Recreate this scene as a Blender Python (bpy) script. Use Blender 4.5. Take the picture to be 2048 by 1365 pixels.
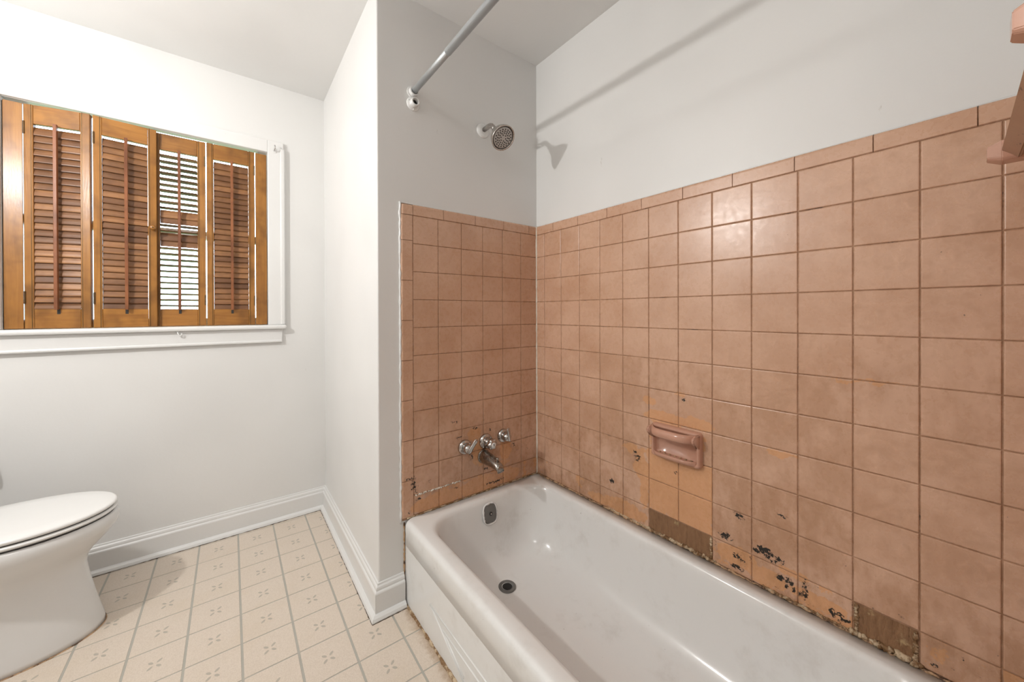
import bpy, bmesh, math, random
from mathutils import Vector, Matrix
random.seed(7)
for o in list(bpy.data.objects): bpy.data.objects.remove(o)
S = bpy.context.scene
COL = S.collection

# ------------------------------------------------------------------ camera
CAM_Z = 1.12
yaw, pitch, roll = 0.6428, -0.0037, -0.003
fw = Vector((math.sin(yaw)*math.cos(pitch), math.cos(yaw)*math.cos(pitch), math.sin(pitch)))
rt0 = Vector((math.cos(yaw), -math.sin(yaw), 0)); up0 = rt0.cross(fw)
rt = rt0*math.cos(roll) + up0*math.sin(roll); up = -rt0*math.sin(roll) + up0*math.cos(roll)
cd = bpy.data.cameras.new('camera'); cam = bpy.data.objects.new('camera', cd); COL.objects.link(cam)
cd.sensor_width = 36.0; cd.lens = 741.165/2048*36.0
cd.shift_x = (1024-1001.17)/2048; cd.shift_y = -(682.5-627.85)/2048
cd.clip_start = 0.01; cd.clip_end = 200
M = Matrix((rt, up, -fw)).transposed().to_4x4(); M.translation = Vector((0, 0, CAM_Z))
cam.matrix_world = M
S.camera = cam

# ------------------------------------------------------------------ world and exposure
w = bpy.data.worlds.new('world'); S.world = w; w.use_nodes = True
bg = w.node_tree.nodes['Background']
bg.inputs[0].default_value = (0.80, 0.90, 1.0, 1); bg.inputs[1].default_value = 11.0
S.view_settings.view_transform = 'Standard'; S.view_settings.look = 'None'
S.view_settings.gamma = 1.0; S.view_settings.exposure = 0.0
S.view_settings.use_curve_mapping = False
LAMP = Vector((-0.93, 1.31, 1.87)); LAMP_R = 0.032; LAMP_POWER = 44.0; LAMP_COLOR = (1.0, 0.985, 0.965)
FILL_LAMP = Vector((-0.50, -0.45, 2.29)); FILL_POWER = 7.5; FILL_COLOR = (1.0, 0.985, 0.97)  # weak fill added under the ceiling to even out the sconce light

# ------------------------------------------------------------------ helpers
def newbm(): return bmesh.new()
def link(name, bm, mat, parent=None, smooth=False, world=True):
    me = bpy.data.meshes.new(name)
    bmesh.ops.recalc_face_normals(bm, faces=bm.faces[:])
    bm.to_mesh(me); bm.free()
    if smooth:
        for p in me.polygons: p.use_smooth = True
    if mat: me.materials.append(mat)
    return place(name, me, parent, world)
def place(name, me, parent=None, world=False):
    o = bpy.data.objects.new(name, me); COL.objects.link(o)
    if parent:
        o.parent = parent
        if world: o.matrix_parent_inverse = parent.matrix_basis.inverted()
    return o
def tag(o, label=None, cat=None, group=None, kind=None):
    if label: o['label'] = label
    if cat: o['category'] = cat
    if group: o['group'] = group
    if kind: o['kind'] = kind
    return o
def empty(name, loc, label=None, cat=None, group=None, kind=None, rz=0):
    o = bpy.data.objects.new(name, None); COL.objects.link(o)
    o.location = loc; o.rotation_euler = (0, 0, rz); o.empty_display_size = 0.05
    return tag(o, label, cat, group, kind)
def box(bm, x0, x1, y0, y1, z0, z1, bevel=0.0, seg=2, mat=None):
    r = bmesh.ops.create_cube(bm, size=1.0)
    vs = r['verts']
    for v in vs:
        v.co = Vector(((x0+x1)/2+v.co.x*(x1-x0), (y0+y1)/2+v.co.y*(y1-y0), (z0+z1)/2+v.co.z*(z1-z0)))
    if bevel > 0:
        es = list({e for v in vs for e in v.link_edges})
        g = bmesh.ops.bevel(bm, geom=es, offset=bevel, segments=seg, profile=0.5, affect='EDGES')
        vs = list({v for f in g['faces'] for v in f.verts} | {v for v in vs if v.is_valid})
    if mat is not None: bmesh.ops.transform(bm, matrix=mat, verts=vs)
    return vs
def frame(origin, zdir, xhint=(1, 0, 0)):
    z = Vector(zdir).normalized(); x = Vector(xhint)
    if abs(z.dot(x.normalized())) > 0.95: x = Vector((0, 1, 0))
    y = z.cross(x).normalized(); x = y.cross(z).normalized()
    m = Matrix((x, y, z)).transposed().to_4x4(); m.translation = Vector(origin)
    return m
def lathe(bm, prof, origin, axis, n=28, cap0=True, cap1=True):
    m = frame(origin, axis); rings = []
    for r, h in prof:
        rings.append([bm.verts.new(m @ Vector((r*math.cos(2*math.pi*i/n), r*math.sin(2*math.pi*i/n), h))) for i in range(n)])
    for a, b in zip(rings, rings[1:]):
        for i in range(n):
            bm.faces.new((a[i], a[(i+1) % n], b[(i+1) % n], b[i]))
    if cap0: bm.faces.new(rings[0][::-1])
    if cap1: bm.faces.new(rings[-1])
def tube(bm, pts, rad, n=12, caps=True, scale=None):
    pts = [Vector(p) for p in pts]; rings = []; prev = None
    for i, p in enumerate(pts):
        d = (pts[min(i+1, len(pts)-1)] - pts[max(i-1, 0)]).normalized()
        if prev is None:
            ref = Vector((0, 0, 1)) if abs(d.z) < 0.9 else Vector((1, 0, 0))
            x = ref.cross(d).normalized()
        else:
            x = (prev - d*prev.dot(d)).normalized()
        prev = x; y = d.cross(x)
        r = rad[i] if isinstance(rad, (list, tuple)) else rad
        rings.append([bm.verts.new(p + x*r*math.cos(2*math.pi*k/n) + y*r*math.sin(2*math.pi*k/n)) for k in range(n)])
    for a, b in zip(rings, rings[1:]):
        for i in range(n):
            bm.faces.new((a[i], a[(i+1) % n], b[(i+1) % n], b[i]))
    if caps: bm.faces.new(rings[0][::-1]); bm.faces.new(rings[-1])
def loft(bm, rings, cap0=False, cap1=False):
    R = [[bm.verts.new(p) for p in r] for r in rings]; n = len(R[0])
    for a, b in zip(R, R[1:]):
        for i in range(n):
            bm.faces.new((a[i], a[(i+1) % n], b[(i+1) % n], b[i]))
    if cap0: bm.faces.new(R[0][::-1])
    if cap1: bm.faces.new(R[-1])
    return R
def extrude_profile(bm, prof, path_a, path_b):
    """prof: list of points; path_a/path_b: functions profile point -> 3D, closed prism"""
    A = [bm.verts.new(path_a(p)) for p in prof]; B = [bm.verts.new(path_b(p)) for p in prof]; n = len(prof)
    for i in range(n): bm.faces.new((A[i], A[(i+1) % n], B[(i+1) % n], B[i]))
    bm.faces.new(A[::-1]); bm.faces.new(B)

# ------------------------------------------------------------------ materials
def srgb(r, g, b):
    f = lambda c: (c/255/12.92) if c/255 <= 0.04045 else ((c/255+0.055)/1.055)**2.4
    return (f(r), f(g), f(b), 1)
class Mat:
    def __init__(s, name, rough=0.5, metal=0.0, spec=0.5):
        s.m = bpy.data.materials.new(name); s.m.use_nodes = True
        s.nt = s.m.node_tree; s.b = s.nt.nodes['Principled BSDF']
        s.b.inputs['Roughness'].default_value = rough; s.b.inputs['Metallic'].default_value = metal
        s.b.inputs['Specular IOR Level'].default_value = spec
    def n(s, t, **kw):
        nd = s.nt.nodes.new(t)
        for k, v in kw.items(): setattr(nd, k, v)
        return nd
    def l(s, a, b): s.nt.links.new(a, b)
    def val(s, sock, v):
        if hasattr(v, 'is_linked') or hasattr(v, 'links'): s.l(v, sock)
        else: sock.default_value = v
    def math(s, op, a, b=0.0, clamp=False):
        nd = s.n('ShaderNodeMath', operation=op); nd.use_clamp = clamp
        s.val(nd.inputs[0], a); s.val(nd.inputs[1], b); return nd.outputs[0]
    def vmath(s, op, a, b=(0, 0, 0)):
        nd = s.n('ShaderNodeVectorMath', operation=op)
        s.val(nd.inputs[0], a); s.val(nd.inputs[1], b)
        return nd.outputs['Value'] if op == 'LENGTH' else nd.outputs[0]
    def noise(s, vec, scale, detail=4, rough=0.55, dist=0.0, col=False):
        nd = s.n('ShaderNodeTexNoise')
        if vec is not None: s.l(vec, nd.inputs['Vector'])
        nd.inputs['Scale'].default_value = scale; nd.inputs['Detail'].default_value = detail
        nd.inputs['Roughness'].default_value = rough; nd.inputs['Distortion'].default_value = dist
        return nd.outputs[1 if col else 0]
    def step(s, v, lo, hi):
        nd = s.n('ShaderNodeMapRange'); nd.interpolation_type = 'SMOOTHSTEP'
        s.val(nd.inputs[0], v); nd.inputs[1].default_value = lo; nd.inputs[2].default_value = hi
        return nd.outputs[0]
    def mix(s, f, a, b):
        nd = s.n('ShaderNodeMix'); nd.data_type = 'RGBA'
        s.val(nd.inputs[0], f); s.val(nd.inputs[6], a); s.val(nd.inputs[7], b); return nd.outputs[2]
    def color(s, c): s.val(s.b.inputs['Base Color'], c)
    def rough(s, r): s.val(s.b.inputs['Roughness'], r)
    def bump(s, h, strength=0.2, dist=0.002):
        nd = s.n('ShaderNodeBump'); nd.inputs['Strength'].default_value = strength; nd.inputs['Distance'].default_value = dist
        s.l(h, nd.inputs['Height']); s.l(nd.outputs[0], s.b.inputs['Normal'])
    def pos(s): return s.n('ShaderNodeNewGeometry').outputs['Position']
    def obj(s): return s.n('ShaderNodeTexCoord').outputs['Object']
    def rand(s): return s.n('ShaderNodeObjectInfo').outputs['Random']
    def attr(s, name):
        nd = s.n('ShaderNodeAttribute'); nd.attribute_type = 'OBJECT'; nd.attribute_name = name
        return nd.outputs['Fac']

def mat_paint(name, c, rough=0.45, scuff=True):
    m = Mat(name, rough); P = m.pos()
    big = m.noise(P, 1.6, 2); mid = m.noise(P, 26, 3, 0.65)
    c2 = tuple(x*0.94 for x in c[:3]) + (1,)
    col = m.mix(m.step(big, 0.35, 0.7), c, c2)
    if scuff:
        sc = m.step(m.noise(m.vmath('MULTIPLY', P, (1, 1, 0.35)), 26, 3, 0.7), 0.74, 0.80)
        col = m.mix(m.math('MULTIPLY', sc, 0.35), col, srgb(150, 140, 125))
    m.color(col)
    m.bump(mid, 0.16, 0.003)
    return m.m
WHITE = mat_paint('white_wall_paint', (0.80, 0.795, 0.78, 1), 0.38)
CEIL = mat_paint('white_ceiling_paint', (0.78, 0.775, 0.76, 1), 0.7, False)
TRIM = mat_paint('white_gloss_trim_paint', (0.80, 0.797, 0.785, 1), 0.25)

TC1, TC2, TC3, TCD = (0.64, 0.405, 0.280, 1), (0.59, 0.350, 0.230, 1), (0.66, 0.425, 0.300, 1), (0.43, 0.240, 0.140, 1)
def mat_tile(name, ax, peel_blobs, mold_blobs, dirt_blobs=()):
    m = Mat(name, 0.3); P = m.pos()
    wob = m.vmath('SUBTRACT', m.noise(P, 38, 5, 0.6, col=True), (0.5, 0.5, 0.5))
    wob2 = m.vmath('SUBTRACT', m.noise(P, 130, 4, 0.65, col=True), (0.5, 0.5, 0.5))
    Pw = m.vmath('ADD', P, m.vmath('MULTIPLY', wob, (0.045,)*3))
    Pm = m.vmath('ADD', m.vmath('ADD', P, m.vmath('MULTIPLY', wob, (0.03,)*3)), m.vmath('MULTIPLY', wob2, (0.03,)*3))
    def blobs(vec, lst):
        out = None
        for (a, z, ra, rz) in lst:
            c = (0, a, z) if ax == 'y' else (a, 0, z)
            s_ = (0, 1/ra, 1/rz) if ax == 'y' else (1/ra, 0, 1/rz)
            d = m.vmath('LENGTH', m.vmath('MULTIPLY', m.vmath('SUBTRACT', vec, c), s_))
            out = d if out is None else m.math('MINIMUM', out, d)
        return out
    n1 = m.noise(P, 7, 5, 0.6); n2 = m.noise(P, 55, 4, 0.6); rnd = m.rand()
    base = m.mix(m.step(n1, 0.3, 0.72), TC1, TC2)
    base = m.mix(m.math('MULTIPLY', rnd, 0.35), base, TC3)
    # grime film
    dirt = m.math('MULTIPLY', m.attr('dirt'), m.step(m.math('ADD', m.math('MULTIPLY', n1, 0.6), m.math('MULTIPLY', m.noise(m.vmath('MULTIPLY', P, (1, 1, 0.4)), 40, 5, 0.65), 0.5)), 0.42, 0.68))
    base = m.mix(dirt, base, TCD)
    # peeled glaze paint showing lighter orange
    pn = m.math('ADD', m.noise(P, 17, 6, 0.62), m.attr('peel'))
    peel = m.step(pn, 0.985, 1.0)
    bl = blobs(Pw, peel_blobs)
    if bl is not None: peel = m.math('MAXIMUM', peel, m.math('SUBTRACT', 1.0, m.step(bl, 0.97, 1.03)))
    orange = m.mix(n2, (0.72, 0.40, 0.215, 1), (0.62, 0.32, 0.165, 1))
    orange = m.mix(m.math('MULTIPLY', dirt, 0.55), orange, (0.38, 0.19, 0.08, 1))
    base = m.mix(peel, base, orange)
    # black mould flecks
    mn = m.math('ADD', m.noise(m.vmath('ADD', P, m.vmath('MULTIPLY', wob2, (0.01,)*3)), 42, 6, 0.7), m.attr('mold'))
    mold = m.step(mn, 0.935, 0.955)
    mb = blobs(Pm, mold_blobs)
    if mb is not None: mold = m.math('MAXIMUM', mold, m.math('MULTIPLY', m.math('SUBTRACT', 1.0, m.step(mb, 1.20, 1.32)), m.step(m.noise(P, 105, 4, 0.65), 0.44, 0.49)))
    fleck = m.step(m.noise(P, 95, 2, 0.4), 0.80, 0.815)
    mold = m.math('MAXIMUM', mold, m.math('MULTIPLY', fleck, 0.75))
    base = m.mix(mold, base, (0.02, 0.016, 0.012, 1))
    m.color(base)
    m.rough(m.math('ADD', m.math('MULTIPLY', n2, 0.16), m.math('ADD', 0.20, m.math('MULTIPLY', mold, 0.4))))
    m.bump(m.math('ADD', m.math('MULTIPLY', n2, 0.4), m.math('SUBTRACT', m.noise(P, 21, 3), m.math('MULTIPLY', peel, 0.5))), 0.10, 0.003)
    return m.m
def mat_plain_tile():
    m = Mat('salmon_tile_glaze_clean', 0.3); P = m.pos(); rnd = m.rand()
    n1 = m.noise(P, 7, 4, 0.6); n2 = m.noise(P, 55, 3, 0.6)
    base = m.mix(m.step(n1, 0.3, 0.72), TC1, TC2)
    base = m.mix(m.math('MULTIPLY', rnd, 0.35), base, TC3)
    dirt = m.math('MULTIPLY', m.attr('dirt'), m.step(m.math('ADD', m.math('MULTIPLY', n1, 0.6), m.math('MULTIPLY', n2, 0.5)), 0.42, 0.72))
    base = m.mix(dirt, base, TCD)
    m.color(m.mix(m.math('MULTIPLY', m.step(m.noise(P, 95, 1, 0.4), 0.815, 0.83), 0.7), base, (0.05, 0.03, 0.02, 1)))
    m.rough(m.math('ADD', m.math('MULTIPLY', n2, 0.16), 0.20))
    m.bump(m.math('ADD', m.math('MULTIPLY', n2, 0.4), m.noise(P, 21, 2)), 0.10, 0.003)
    return m.m
def mat_grout():
    m = Mat('brown_stained_grout', 0.7); P = m.pos(); n = m.noise(P, 28, 5, 0.7)
    c = m.mix(m.step(n, 0.35, 0.6), (0.44, 0.26, 0.16, 1), (0.31, 0.165, 0.09, 1))
    m.color(m.mix(m.step(m.noise(P, 11, 5, 0.7), 0.60, 0.68), c, (0.09, 0.05, 0.03, 1))); return m.m
def mat_mortar():
    m = Mat('exposed_ribbed_mortar', 0.85); P = m.pos()
    n = m.noise(m.vmath('MULTIPLY', P, (1, 1, 0.25)), 120, 4, 0.6); b = m.noise(P, 22, 5, 0.65)
    c = m.mix(n, (0.36, 0.20, 0.10, 1), (0.15, 0.075, 0.035, 1))
    c = m.mix(m.step(b, 0.6, 0.7), c, (0.45, 0.32, 0.17, 1))
    m.color(c); m.bump(n, 0.9, 0.006); return m.m
def mat_caulk(name, c, stain, amt=0.5):
    m = Mat(name, 0.6); P = m.pos(); n = m.noise(P, 34, 6, 0.7)
    m.color(m.mix(m.step(n, amt, amt+0.12), c, stain)); m.bump(m.noise(P, 90, 4), 0.5, 0.003); return m.m
GROUT = mat_grout(); MORTAR = mat_mortar()
CAULK = mat_caulk('cream_caulk', (0.58, 0.45, 0.30, 1), (0.22, 0.12, 0.05, 1), 0.44)
CAULK_W = mat_caulk('white_caulk', (0.74, 0.69, 0.60, 1), (0.40, 0.27, 0.16, 1), 0.60)
CAULK_B = mat_caulk('brown_caulk', (0.50, 0.32, 0.18, 1), (0.10, 0.05, 0.025, 1), 0.48)
def mat_porcelain(name, c, rough, grime=0.0):
    m = Mat(name, rough); P = m.pos()
    n = m.noise(P, 9, 6, 0.65); sp = m.noise(P, 75, 3, 0.5)
    col = m.mix(m.math('MULTIPLY', m.step(n, 0.5, 0.78), grime), c, (0.42, 0.37, 0.31, 1))
    col = m.mix(m.math('MULTIPLY', m.step(sp, 0.755, 0.775), min(1, grime*2.2)), col, (0.15, 0.12, 0.09, 1))
    m.color(col); m.rough(m.math('ADD', rough, m.math('MULTIPLY', n, 0.12)))
    return m.m
TUB = mat_porcelain('white_tub_enamel', (0.80, 0.80, 0.785, 1), 0.10, 0.24)
WC = mat_porcelain('white_toilet_china', (0.76, 0.755, 0.745, 1), 0.12, 0.04)

def mat_metal(name, c, rough, scale=60, var=0.5):
    m = Mat(name, rough, 1.0); P = m.pos(); n = m.noise(P, scale, 4, 0.6)
    m.color(m.mix(n, c, tuple(x*var for x in c[:3])+(1,))); m.rough(m.math('ADD', rough-0.05, m.math('MULTIPLY', n, 0.15))); return m.m
CHROME = mat_metal('worn_chrome', (0.60, 0.58, 0.56, 1), 0.13, 40, 0.7)
CHROME_D = mat_metal('tarnished_chrome', (0.46, 0.42, 0.38, 1), 0.25, 60, 0.45)
NICKEL = mat_metal('brushed_nickel', (0.56, 0.53, 0.50, 1), 0.24, 80, 0.8)
STEEL_GREY = mat_metal('grey_aluminium_rod', (0.56, 0.585, 0.60, 1), 0.5, 20, 0.9)
BRASS = mat_metal('dark_brass', (0.16, 0.10, 0.05, 1), 0.45, 60, 0.6)
def mat_flat(name, c, rough=0.5, var=0.85):
    m = Mat(name, rough); n = m.noise(m.pos(), 60, 4); m.color(m.mix(n, c, tuple(x*var for x in c[:3])+(1,))); return m.m
FACE = mat_flat('grey_spray_face', (0.58, 0.56, 0.54, 1), 0.35, 0.9)
SEAT = mat_flat('white_seat_plastic', (0.82, 0.815, 0.80, 1), 0.25, 0.985)
BLACK = mat_flat('black_void', (0.008, 0.008, 0.008, 1), 0.6)
RUBBER = mat_flat('dark_rubber', (0.03, 0.028, 0.026, 1), 0.5)
GREYPL = mat_flat('grey_metal_plate', (0.17, 0.165, 0.155, 1), 0.4)
ACRYL = mat_flat('cloudy_white_button', (0.75, 0.74, 0.72, 1), 0.15)
GRASS = mat_flat('grass_ground', (0.10, 0.16, 0.05, 1), 0.9, 0.6)
def mat_pink():
    m = Mat('pink_glazed_ceramic', 0.14); P = m.pos(); n = m.noise(P, 45, 4, 0.6)
    c = m.mix(n, (0.60, 0.335, 0.240, 1), (0.53, 0.285, 0.200, 1))
    c = m.mix(m.step(m.noise(P, 70, 5, 0.7), 0.70, 0.74), c, (0.22, 0.10, 0.07, 1))
    m.color(c); return m.m
PINK = mat_pink()
def mat_barpaint():
    m = Mat('chipped_brown_bar_paint', 0.3); P = m.pos(); n = m.noise(P, 30, 6, 0.65)
    c = m.mix(n, (0.42, 0.25, 0.155, 1), (0.32, 0.18, 0.105, 1))
    m.color(m.mix(m.step(m.noise(m.vmath('MULTIPLY', P, (0.5, 1.6, 1.6)), 38, 6, 0.7), 0.60, 0.64), c, (0.09, 0.045, 0.03, 1))); return m.m
BARP = mat_barpaint()
def mat_wood(name, c1, c2, axis, rough=0.32, rv=0.5, spot=0.0):
    m = Mat(name, rough); O = m.obj(); r = m.rand()
    sc = {'x': (2.0, 30, 30), 'z': (30, 30, 2.0)}[axis]
    off = m.n('ShaderNodeCombineXYZ'); m.l(m.math('MULTIPLY', r, 37.0), off.inputs[0]); m.l(m.math('MULTIPLY', r, 91.0), off.inputs[2])
    V = m.vmath('ADD', m.vmath('MULTIPLY', O, sc), off.outputs[0])
    g = m.noise(V, 1.6, 6, 0.6, 0.8); g2 = m.noise(V, 9, 3, 0.6); bigv = m.noise(m.vmath('ADD', m.vmath('MULTIPLY', O, (9, 9, 9)), off.outputs[0]), 1.0, 3)
    t = m.math('ADD', m.math('MULTIPLY', m.step(g, 0.3, 0.7), 0.6), m.math('MULTIPLY', g2, 0.3))
    c = m.mix(t, c1, c2)
    c = m.mix(m.math('MULTIPLY', r, rv), c, tuple(x*0.5 for x in c2[:3])+(1,))
    c = m.mix(m.math('MULTIPLY', m.step(bigv, 0.42, 0.70), 0.62), c, tuple(x*0.45 for x in c2[:3])+(1,))
    chip = m.step(m.noise(m.vmath('MULTIPLY', O, (1, 1, 0.35)), 36, 5, 0.7), 0.785, 0.80)
    c = m.mix(m.math('MULTIPLY', chip, 0.9), c, (0.78, 0.66, 0.48, 1))
    m.color(c); m.bump(g2, 0.15, 0.002); return m.m
WOODV = mat_wood('golden_stained_wood_upright', (0.46, 0.208, 0.044, 1), (0.27, 0.108, 0.023, 1), 'z', 0.3, 0.25)
WOODH = mat_wood('golden_stained_wood_rail', (0.46, 0.208, 0.044, 1), (0.26, 0.100, 0.021, 1), 'x', 0.3, 0.25)
WOODL = mat_wood('brown_stained_louver_wood', (0.40, 0.195, 0.075, 1), (0.20, 0.078, 0.029, 1), 'x', 0.38, 0.75)
WOODR = mat_wood('reddish_tilt_rod_wood', (0.32, 0.12, 0.045, 1), (0.21, 0.066, 0.024, 1), 'z', 0.35, 0.2)
def mat_glass():
    m = Mat('window_glass', 0.02); nt = m.nt; nt.nodes.remove(m.b)
    tr = m.n('ShaderNodeBsdfTransparent'); tr.inputs[0].default_value = (0.93, 0.96, 0.97, 1)
    gl = m.n('ShaderNodeBsdfGlossy'); gl.inputs['Roughness'].default_value = 0.02
    fr = m.n('ShaderNodeFresnel'); fr.inputs[0].default_value = 1.45
    mx = m.n('ShaderNodeMixShader'); m.l(fr.outputs[0], mx.inputs[0]); m.l(tr.outputs[0], mx.inputs[1]); m.l(gl.outputs[0], mx.inputs[2])
    m.l(mx.outputs[0], nt.nodes['Material Output'].inputs[0]); return m.m
GLASS = mat_glass()
def mat_floor():
    m = Mat('beige_printed_vinyl', 0.32); O = m.obj(); P = m.pos()
    sp = m.noise(P, 420, 2, 0.5); n = m.noise(P, 5, 5, 0.6)
    c = m.mix(m.step(sp, 0.40, 0.62), (0.73, 0.635, 0.540, 1), (0.66, 0.565, 0.470, 1))
    c = m.mix(m.math('MULTIPLY', m.step(n, 0.45, 0.75), 0.35), c, (0.64, 0.53, 0.40, 1))
    sx = m.n('ShaderNodeSeparateXYZ'); m.l(O, sx.inputs[0])
    ax = m.math('ABSOLUTE', sx.outputs[0]); ay = m.math('ABSOLUTE', sx.outputs[1])
    u = m.math('MULTIPLY', m.math('ADD', ax, ay), 0.7071); v = m.math('MULTIPLY', m.math('SUBTRACT', ax, ay), 0.7071)
    du = m.math('DIVIDE', m.math('SUBTRACT', u, 0.0150), 0.0085); dv = m.math('DIVIDE', v, 0.0042)
    d = m.math('ADD', m.math('MULTIPLY', du, du), m.math('MULTIPLY', dv, dv))
    pet = m.math('SUBTRACT', 1.0, m.step(d, 0.8, 1.2))
    c = m.mix(m.math('MULTIPLY', pet, 0.75), c, (0.40, 0.365, 0.30, 1))
    # old glue and dirt along the tub and wing wall foot, dark scuffs
    sp3 = m.n('ShaderNodeSeparateXYZ'); m.l(P, sp3.inputs[0])
    near = m.step(m.math('ADD', sp3.outputs[0], m.math('MULTIPLY', m.math('SUBTRACT', m.noise(P, 45, 6, 0.7), 0.5), 0.06)), 0.522, 0.556)
    c = m.mix(m.math('MULTIPLY', near, 0.55), c, (0.34, 0.20, 0.09, 1))
    sc = m.step(m.noise(m.vmath('MULTIPLY', P, (1.4, 0.5, 1)), 48, 5, 0.7), 0.755, 0.775)
    c = m.mix(m.math('MULTIPLY', sc, 0.7), c, (0.20, 0.15, 0.11, 1))
    m.color(c); m.bump(sp, 0.08, 0.001); return m.m
VINYL = mat_floor()
JOINT = mat_flat('grey_green_printed_joint', (0.46, 0.44, 0.385, 1), 0.4, 0.9)

# ------------------------------------------------------------------ room constants
W = 1.249; Y1 = 1.368; Y2 = 2.325; X0 = 0.4566; X0B = 0.471
XL = -1.05; YR = -1.15; ZC = 2.342; FOOT = -0.115
WX0, WX1, WZ0, WZ1 = -0.690, 0.192, 1.057, 1.972

def simple(name, mat, fn, kind='structure', parent=None, smooth=False):
    bm = newbm(); fn(bm); o = link(name, bm, mat, parent, smooth)
    if kind: o['kind'] = kind
    return o
ceiling = simple('ceiling', CEIL, lambda b: box(b, XL-0.1, W+0.1, YR-0.1, Y2+0.1, ZC, ZC+0.1))
def ww(b):
    t0, t1 = Y2, Y2+0.14
    box(b, XL-0.1, WX0, t0, t1, 0, ZC); box(b, WX1, W+0.1, t0, t1, 0, ZC)
    box(b, WX0, WX1, t0, t1, 0, WZ0-0.02); box(b, WX0, WX1, t0, t0+0.03, WZ1, ZC); box(b, WX0, WX1, t0+0.03, t1, WZ1+0.07, ZC)
wall_window = simple('wall_window', WHITE, ww)
wall_left = simple('wall_left', WHITE, lambda b: box(b, XL-0.1, XL, YR-0.1, Y2, 0, ZC))
wall_rear = simple('wall_rear', WHITE, lambda b: box(b, XL, W+0.1, YR-0.1, YR, 0, ZC))
wall_right = simple('wall_right', WHITE, lambda b: box(b, W, W+0.1, YR, Y1, 0, ZC))
def wing(b):
    v = [(X0, Y1), (W+0.1, Y1), (W+0.1, Y2), (X0B, Y2)]
    extrude_profile(b, v, lambda p: Vector((p[0], p[1], 0)), lambda p: Vector((p[0], p[1], ZC)))
    es = [e for e in b.edges if all(abs(q.co.x-X0) < 1e-5 and abs(q.co.y-Y1) < 1e-5 for q in e.verts)]
    bmesh.ops.bevel(b, geom=es, offset=0.005, segments=3, profile=0.5, affect='EDGES')
wall_wing = simple('wall_wing', WHITE, wing)
def footw(b):
    v = [(0.44, FOOT-0.032), (W, FOOT), (W, FOOT-0.14), (0.44, FOOT-0.17)]
    extrude_profile(b, v, lambda p: Vector((p[0], p[1], 0)), lambda p: Vector((p[0], p[1], ZC)))
wall_foot = simple('wall_foot', WHITE, footw)

# ------------------------------------------------------------------ floor and its printed squares
floor = simple('floor', JOINT, lambda b: box(b, XL-0.1, W+0.1, YR-0.1, Y2+0.1, -0.1, 0.0))
FP = 0.1508; fa = 0.013
bm = newbm(); hx = (FP-0.0068)/2; hy = (FP-0.0042)/2; tt = 0.0012
box(bm, -hx, hx, -hy, hy, -0.0005, tt, 0.0006, 1)
tile_me = bpy.data.meshes.new('floor_tile'); bm.to_mesh(tile_me); bm.free(); tile_me.materials.append(VINYL)
fx0, fy0 = 0.2005, 1.825
for i in range(-9, 4):
    for j in range(-20, 5):
        lx, ly = (i-0.5)*FP, (j-0.5)*FP
        x = fx0 + lx*math.cos(fa) + ly*math.sin(fa); y = fy0 - lx*math.sin(fa) + ly*math.cos(fa)
        if x < XL-0.06 or y < YR-0.06 or y > Y2+0.06: continue
        if x > 0.64 or (x > X0+0.09 and y > Y1+0.07): continue
        o = place('floor_tile', tile_me, floor); o.location = (x, y, 0); o.rotation_euler = (0, 0, -fa)

# ------------------------------------------------------------------ baseboards
BP = [(0, 0), (0.034, 0), (0.034, 0.006), (0.031, 0.014), (0.024, 0.020), (0.018, 0.022), (0.018, 0.090), (0.0165, 0.094), (0.012, 0.098),
      (0.012, 0.104), (0.0105, 0.110), (0.006, 0.114), (0.005, 0.120), (0, 0.121)]
def base_run(name, a, b, na, nb, ma=0.0, mb=0.0):
    """profile depth grows along normal; ma/mb shear the ends for mitres"""
    d = (Vector(b)-Vector(a)).normalized(); n = Vector(na)
    bm = newbm()
    extrude_profile(bm, BP, lambda p: Vector(a)+n*p[0]+d*(ma*p[0])+Vector((0, 0, p[1])), lambda p: Vector(b)+n*p[0]+d*(mb*p[0])+Vector((0, 0, p[1])))
    o = link(name, bm, TRIM); o['kind'] = 'structure'; return o
base_run('baseboard_window', (XL, Y2, 0), (X0B, Y2, 0), (0, -1, 0), None, 1.0, -1.0)
base_run('baseboard_wing', (X0B, Y2, 0), (X0, Y1, 0), (-1, 0, 0), None, 1.0, 1.0)
base_run('baseboard_tub_end', (X0, Y1, 0), (0.553, Y1, 0), (0, -1, 0), None, -1.0, 0.0)
base_run('baseboard_left', (XL, YR, 0), (XL, Y2, 0), (1, 0, 0), None, 1.0, -1.0)
base_run('baseboard_rear', (W, YR, 0), (XL, YR, 0), (0, 1, 0), None, 0.0, -1.0)

def grime(name, a, b, parent):
    bm = newbm(); a, b = Vector(a), Vector(b); n = max(10, int((b-a).length*90)); d = (b-a).normalized(); q = Vector((-d.y, d.x, 0))
    tube(bm, [a.lerp(b, i/n)+q*random.uniform(-0.001, 0.001) for i in range(n+1)], [0.0008+0.0016*random.random()**2 for i in range(n+1)], 5)
    link(name, bm, GRIME, parent)
GRIME = mat_flat('dark_brown_grime', (0.10, 0.065, 0.04, 1), 0.8, 0.5)
BB = {o.name: o for o in COL.objects if o.name.startswith('baseboard')}
grime('grime_line', (-0.95, Y2-0.0345, 0.0015), (X0B-0.034, Y2-0.0345, 0.0015), BB['baseboard_window'])
grime('grime_line', (X0B-0.0345, Y2-0.034, 0.0015), (X0-0.0345, Y1-0.034, 0.0015), BB['baseboard_wing'])
grime('grime_line', (X0-0.034, Y1-0.0345, 0.0015), (0.553, Y1-0.0345, 0.0015), BB['baseboard_tub_end'])

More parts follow.
